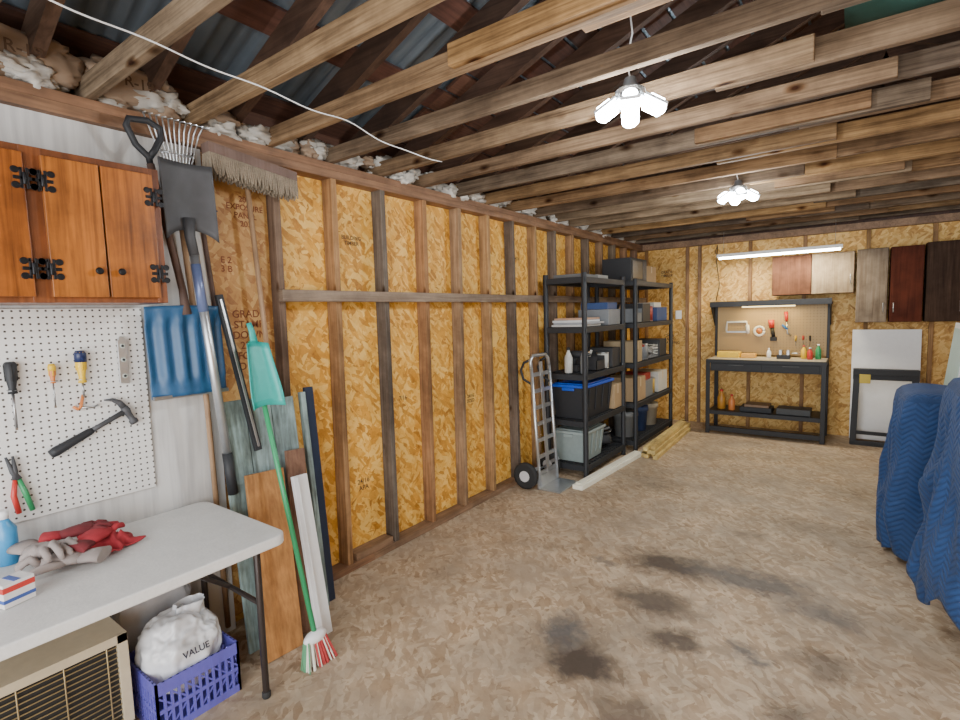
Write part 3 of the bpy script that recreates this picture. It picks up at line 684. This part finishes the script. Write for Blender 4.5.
for i,(x,z) in enumerate(((.72,.021),(.77,.021),(.82,.021),(.87,.021),(.74,.064),(.79,.064),(.84,.064),(.77,.107),(.82,.107))): b.beam((x,5.46+U(-.08,.1),z),(x-.05,7.0+U(-.1,.1),z),.046,.04,pine)
b.done('lumber_stack',.002)
# ---------------------------------------------------------------- workbench
b=B(); bx0,bx1,by0,by1=1.02,2.30,6.95,7.48
toph=M('bench_top',(.30,.25,.18),.6)
b.box((bx0,by0,.905),(bx1,by1,.945),blackM); b.box((bx0+.01,by0+.01,.945),(bx1-.01,by1-.01,.95),toph)
for x in (bx0,bx1-.05):
    for y_ in (by0,by1-.05):
        b.box((x,y_,0),(x+.05,y_+.006,.91),blackM); b.box((x if x==bx0 else x+.044,y_,0),(x+.006 if x==bx0 else x+.05,y_+.05,.91),blackM)
b.box((bx0+.05,by0+.02,.80),(bx1-.05,by1-.05,.905),blackM)
for i in range(2):
    a=bx0+.06+i*.585; b.box((a,by0+.004,.81),(a+.57,by0+.022,.895),blackP); b.box((a+.2,by0-.008,.875),(a+.37,by0+.006,.885),rust)
b.box((bx0+.02,by0+.03,.24),(bx1-.02,by1-.02,.29),blackM); b.box((bx0+.01,by0+.01,.03),(bx1-.01,by0+.04,.09),blackM)
b.box((bx0+.0,by1-.03,.95),(bx0+.03,by1,1.66),blackM); b.box((bx1-.03,by1-.03,.95),(bx1,by1,1.66),blackM)
b.box((bx0+.03,by1-.015,.97),(bx1-.03,by1-.005,1.60),pegmat('peg_bench',(.42,.28,.12),(.05,.03,.02),(1,0,1),.035,.12))
b.box((bx0-.02,by1-.26,1.60),(bx1+.02,by1,1.625),blackM); b.box((bx0-.02,by1-.265,1.60),(bx1+.02,by1-.255,1.67),blackM)
for x in (bx0-.01,bx1): b.prism([(x,by1-.24,1.66),(x,by1,1.66),(x,by1,1.35),(x,by1-.24,1.58)],(.01,0,0),blackM)
warm=M('lamp_warm',(1,.75,.35),.5,emit=4,var=0,bump=0)
b.box((bx0+.35,by1-.2,1.585),(bx1-.35,by1-.16,1.60),warm)
b.done('workbench',.002)
b=B(); yb=by1-.035
b.tube([(1.16,yb,1.28),(1.17,yb,1.40),(1.40,yb,1.40),(1.41,yb,1.34)],.014,white,8); b.beam((1.16,yb,1.27),(1.40,yb,1.27),.004,.02,steel); b.tube([(1.41,yb,1.36),(1.42,yb,1.25)],.022,white,8); b.done('hacksaw')
b=B(); b.tube(arc((1.55,yb-.01,1.28),.055,0,6.28,18,(1,0,0),(0,0,1)),.016,white,8); b.blob((1.55,yb-.01,1.28),(.035,.02,.035),orange,.05); b.done('tape_measure')
b=B(); b.tube([(1.68,yb,1.42),(1.69,yb,1.32)],[.035,.03],redp,10); b.tube([(1.69,yb,1.32),(1.71,yb,1.2)],[.022,.02],blackP,10); b.obox((1.71,yb-.01,1.18),(.07,.05,.05),blackP); b.done('cordless_drill')
b=B(); b.tube([(1.84,yb,1.52),(1.85,yb,1.40)],[.022,.016],redp,8); b.tube([(1.85,yb,1.40),(1.86,yb,1.25),(1.90,yb,1.22)],.010,steel,8); b.tube([(1.80,yb,1.36),(1.86,yb,1.30)],.014,M('blue_grip',(.02,.15,.5),.4),8); b.done('pipe_wrench')
for x,l,m_ in ((1.95,.12,yel),(2.03,.1,redp),(2.10,.13,blackP)):
    b=B(); b.tube([(x,yb,1.22),(x,yb,1.22-l*.5)],[.012,.01],m_,8); b.tube([(x,yb,1.22-l*.5),(x,yb,1.22-l)],.004,steel,6); b.done('screwdriver')
box_('parts_box',1.10,1.36,7.2,7.35,.951,.07,yel); box_('parts_box',1.38,1.54,7.2,7.33,.951,.05,M('amber_case',(.7,.35,.05),.4))
bottle(2.12,7.2,.951,.03,.14,redp); bottle(2.2,7.25,.951,.03,.18,greenp); bottle(1.68,7.3,.951,.025,.12,white); bottle(2.05,7.3,.951,.03,.16,yel,redp)
b=B(); b.obox((1.85,7.2,.976),(.14,.10,.05),blackM); b.obox((1.82,7.2,1.03),(.03,.10,.06),steel); b.obox((1.90,7.2,1.03),(.03,.10,.06),steel); b.tube([(1.93,7.2,1.02),(2.0,7.2,1.02)],.008,steel,8); b.done('bench_vise',.003)
bottle(1.17,7.15,.291,.05,.25,M('amber_bottle',(.45,.2,.03),.3),redp); bottle(1.30,7.1,.291,.04,.2,orange,redp); box_('tool_case',1.4,1.75,7.05,7.3,.291,.06,blackP); box_('tool_case',1.8,2.15,7.05,7.3,.291,.07,M('case_grey',(.06,.06,.06),.6)); box_('tool_case',1.45,1.72,7.05,7.3,.353,.03,M('case_brown',(.2,.12,.07),.6))
em=M('tube_light',(1,.96,.82),.5,emit=30,var=0,bump=0)
b=B(); b.box((1.13,6.97,2.215),(2.41,7.05,2.25),white); b.tube([(1.15,7.01,2.205),(2.39,7.01,2.205)],.016,em,10)
for x in (1.2,2.34): b.tube([(x,7.01,2.25),(x,7.01,2.52)],.002,steel,5)
b.tube([(1.14,7.01,2.24),(1.06,7.2,2.3),(1.04,7.45,2.42)],.004,blackP,6); b.done('fluorescent_light')
b=B(); b.tube([(1.03,7.49,2.42),(1.02,7.49,2.2),(1.06,7.49,1.9),(1.02,7.49,1.69)],.005,blackP,6); b.done('power_cord')
# ---------------------------------------------------------------- cabinets on back wall
def bcab(x0,x1,z0,z1,doors,handles,y0=7.25):
    b=B(); y1=YB-.05
    b.box((x0,y0+.02,z0),(x1,y1,z1),doors[0])
    n=len(doors); w=(x1-x0)/n
    for i,d in enumerate(doors):
        a=x0+i*w+.004; c=x0+(i+1)*w-.004
        b.box((a,y0,z0+.004),(c,y0+.019,z1-.004),d)
        h=handles[i]
        if h:
            hxx=c-.03 if h>0 else a+.03
            zc=z0+.16; b.tube([(hxx,y0,zc+.05),(hxx,y0-.022,zc+.05),(hxx,y0-.022,zc-.05),(hxx,y0,zc-.05)],.006,steel,6)
    b.done('wall_cabinet',.003)
def cw(n,c,d=.6): return wood(n,[c],axis=2,dark=d,rough=.7,spec=.15)
cR=cw('cab_redbrown',(.15,.065,.035)); cL=cw('cab_light',(.40,.31,.20),.7)
cG=cw('cab_greybrown',(.28,.22,.16)); cD=cw('cab_darkred',(.11,.026,.012)); cW=cw('cab_walnut',(.075,.042,.027),.35)
bcab(1.70,2.52,1.72,2.19,[cR,cL],[0,1]); bcab(2.54,2.82,1.38,2.20,[cG],[1]); bcab(2.84,3.12,1.38,2.20,[cD],[-1]); bcab(3.14,3.76,1.38,2.22,[cW,cW],[1,-1])
b=B(); b.beam((2.83,7.36,.02),(2.83,7.47,1.29),.62,.02,white,up=(0,1,0)); b.done('white_panel',.002)
b=B()
b.box((2.54,7.16,.79),(3.12,7.26,.86),blackP); b.box((2.54,7.17,.74),(3.12,7.19,.79),blackP)
for s_ in (-1,1):
    xc=2.83+s_*.255
    b.beam((xc+s_*.02,7.12,0.004),(xc,7.19,.80),.06,.03,blackP,up=(0,1,0)); b.beam((xc+s_*.02,7.29,0.004),(xc,7.24,.80),.05,.03,blackP,up=(0,1,0))
b.box((2.58,7.13,.12),(3.08,7.15,.16),blackP); b.box((2.53,7.10,0),(3.13,7.14,.05),blackP); b.box((2.6,7.155,.70),(2.70,7.165,.80),M('yellow_label',(.6,.45,.05),.5))
b.done('sawhorse',.004)
b=B(); b.beam((3.07,5.3,.002),(3.22,5.3,1.42),.62,.03,white,up=(1,0,0)); b.beam((3.053,5.3,.004),(3.203,5.3,1.38),.56,.010,M('pale_green_film',(.45,.62,.58),.4),up=(1,0,0)); b.done('insulation_panel',.003)
b=B(); b.box((.48,YB-.02,1.45),(.56,YB,1.57),white); b.done('outlet_box',.003,parent=wb)
# ---------------------------------------------------------------- moving blankets
bl=blanketmat('moving_blanket',(.014,.062,.20),(.003,.012,.045))
def drape(name,x0,x1,y0,y1,zt,zhem,amp,seed,flare=.10):
    rnd=random.Random(seed); ph=[rnd.uniform(0,6) for _ in range(8)]
    cx,cy=(x0+x1)/2,(y0+y1)/2; hx,hy=(x1-x0)/2,(y1-y0)/2
    NU=260
    def per(u,p=9.0):
        a=2*math.pi*u; c,s_=math.cos(a),math.sin(a)
        r=(abs(c)**p+abs(s_)**p)**(-1/p); return c*r,s_*r
    vs=[];uvs=[]
    NT=12; NS=44
    for j in range(NT+NS+1):
        for i in range(NU):
            u=i/NU; px,py=per(u); cu=Vector((math.cos(2*math.pi*u),math.sin(2*math.pi*u),0))
            if j<=NT:
                k_=(j/NT); x=cx+px*hx*k_; y_=cy+py*hy*k_; z=zt-.025*k_**8+.02*noise.noise(Vector((x*4,y_*4,seed)))
                uu,vv=x,y_
            else:
                t=(j-NT)/NS; hem=zhem+.18*noise.noise(cu*1.7+Vector((seed,0,0)))
                hem=max(.012,hem)
                zz0=zt-.025; z=zz0+(hem-zz0)*t
                f1=noise.noise(cu*2.2+Vector((seed*2,3,t*2.2)))
                crease=1-2*abs(noise.noise(cu*3.2+Vector((seed,5,t*1.6))))
                diag=1-2*abs(noise.noise(Vector((px*2.4+t*1.8,py*2.4-t*1.2,seed*3+t))))
                w=amp*(t**.5)*(2.8*f1+1.5*crease+1.6*diag+1.2*noise.noise(cu*7+Vector((seed,1,t*5)))+.8*math.sin(2*math.pi*u*9+ph[4]+2*math.sin(t*4)))
                fl=flare*t**1.1+.015
                n_=Vector((px,py,0)).normalized()
                x=cx+px*hx+n_.x*(w+fl); y_=cy+py*hy+n_.y*(w+fl)
                uu=u*2*(2*hx+2*hy); vv=z
            vs.append(Vector((x,y_,z))); uvs.append((uu,vv))
    fs=[]
    for j in range(NT+NS):
        for i in range(NU):
            a=j*NU+i;b_=j*NU+(i+1)%NU; fs.append((a,b_,b_+NU,a+NU))
    me=bpy.data.meshes.new(name); org=Vector((cx,cy,0)); me.from_pydata([v-org for v in vs],[],fs); me.materials.append(bl)
    uvl=me.uv_layers.new(); 
    for poly in me.polygons:
        poly.use_smooth=True
        us=[uvs[v][0] for v in poly.vertices]; wrap=max(us)-min(us)>1.5 and min(poly.vertices)>NT*NU
        for li,vi in zip(poly.loop_indices,poly.vertices):
            uu,vv=uvs[vi]
            if wrap and uu<1: uu+=2*(2*hx+2*hy)
            uvl.data[li].uv=(uu,vv)
    o=bpy.data.objects.new(name,me); o.location=org; bpy.context.collection.objects.link(o)
    k_=o.modifiers.new('s','SOLIDIFY'); k_.thickness=.012; return o
drape('moving_blanket',2.83,3.5,4.0,4.6,1.04,.10,.022,3,.045)
drape('moving_blanket',2.98,3.9,2.98,3.64,1.21,.22,.022,8,.04)
tw=wood('table_leg_wood',[(.35,.17,.07)],axis=2)
for (x0,x1,y0,y1,zt) in ((2.90,3.44,4.07,4.54,.995),(3.05,3.84,3.06,3.57,1.165)):
    b=B(); b.box((x0,y0,zt-.03),(x1,y1,zt),tw)
    for x in (x0+.03,x1-.03):
        for y_ in (y0+.03,y1-.03): b.box((x-.025,y_-.025,0),(x+.025,y_+.025,zt-.03),tw)
    b.box((x0+.03,y0+.02,zt-.12),(x1-.03,y0+.04,zt-.03),tw); b.done('side_table',.003)
# ---------------------------------------------------------------- ceiling lamps
bulb=M('led_white',(.9,.97,1),.5,emit=70,var=0,bump=0)
def lamp(x,y_,z):
    b=B()
    b.tube([(x,y_,z+.34),(x+.01,y_,z+.25),(x-.016,y_,z+.15),(x,y_,z+.08)],.004,white,6)
    b.tube([(x,y_,z+.08),(x,y_,z+.05),(x,y_,z+.03),(x,y_,z-.012)],[.022,.03,.06,.055],alu,16)
    for i in range(4):
        a=i*math.pi/2+.35; d=Vector((math.cos(a),math.sin(a),0))
        c=Vector((x,y_,z-.012))+d*.095+Vector((0,0,-.02))
        rot=Euler((0,.55,a)).to_matrix()
        b.obox(c+rot@Vector((0,0,.009)),(.10,.075,.012),alu,rot)
        b.tube([c-rot@Vector((.045,0,0)),c-rot@Vector((.03,0,.006)),c+rot@Vector((.03,0,-.006)),c+rot@Vector((.048,0,0))],[.014,.036,.036,.016],bulb,12,flat=1)
    b.tube([(x,y_,z-.008),(x,y_,z-.03),(x,y_,z-.052)],[.05,.045,.014],bulb,14)
    b.done('ceiling_light',.002)
    ld=bpy.data.lights.new('led','POINT'); ld.energy=46; ld.color=(.92,.97,1); ld.shadow_soft_size=.10
    lo=bpy.data.objects.new('led_light',ld); lo.location=(x,y_,z-.17); bpy.context.collection.objects.link(lo)
lamp(1.80,2.14,2.46); lamp(1.82,4.34,2.46)
b=B(); pts=[]
for i in range(60):
    t=i/59; pts.append((.80-.25*t+.02*math.sin(t*14),.2+2.2*t,2.508-.018*math.sin(t*9)**2+.006*math.sin(t*31)))
b.tube(pts,.0028,white,6); b.done('electrical_cable',parent=ceil)
# ---------------------------------------------------------------- lights
def area(name,loc,rot,sx,sy,e,col):
    ld=bpy.data.lights.new(name,'AREA'); ld.shape='RECTANGLE'; ld.size=sx; ld.size_y=sy; ld.energy=e; ld.color=col
    o=bpy.data.objects.new(name,ld); o.location=loc; o.rotation_euler=rot; bpy.context.collection.objects.link(o)
area('door_daylight',(2.9,YF-.1,1.35),(math.radians(90),0,0),4.6,2.3,275,(.98,.99,1))
area('tube_lamp',(1.77,7.01,2.18),(0,0,0),1.2,.05,32,(1,.90,.70))
area('bench_lamp',(1.66,7.30,1.58),(0,0,0),.6,.04,5,(1,.78,.30))
w=bpy.data.worlds.new('world'); bpy.context.scene.world=w; w.use_nodes=True
bg=w.node_tree.nodes['Background']; bg.inputs[0].default_value=(.85,.93,1,1); bg.inputs[1].default_value=1.3
# camera
F=514.0
y=Vector((380,57,-F)).normalized(); x=Vector((700,-25,F)).normalized()
x=(x-y*x.dot(y)).normalized(); z=x.cross(y)
cd=bpy.data.cameras.new("cam"); cam=bpy.data.objects.new("camera",cd); bpy.context.collection.objects.link(cam)
cd.sensor_width=36; cd.lens=F/960*36; cd.clip_start=.05
cam.matrix_world=Matrix.Translation((2.58,0,1.6))@Matrix((x,y,z)).to_4x4(); bpy.context.scene.camera=cam
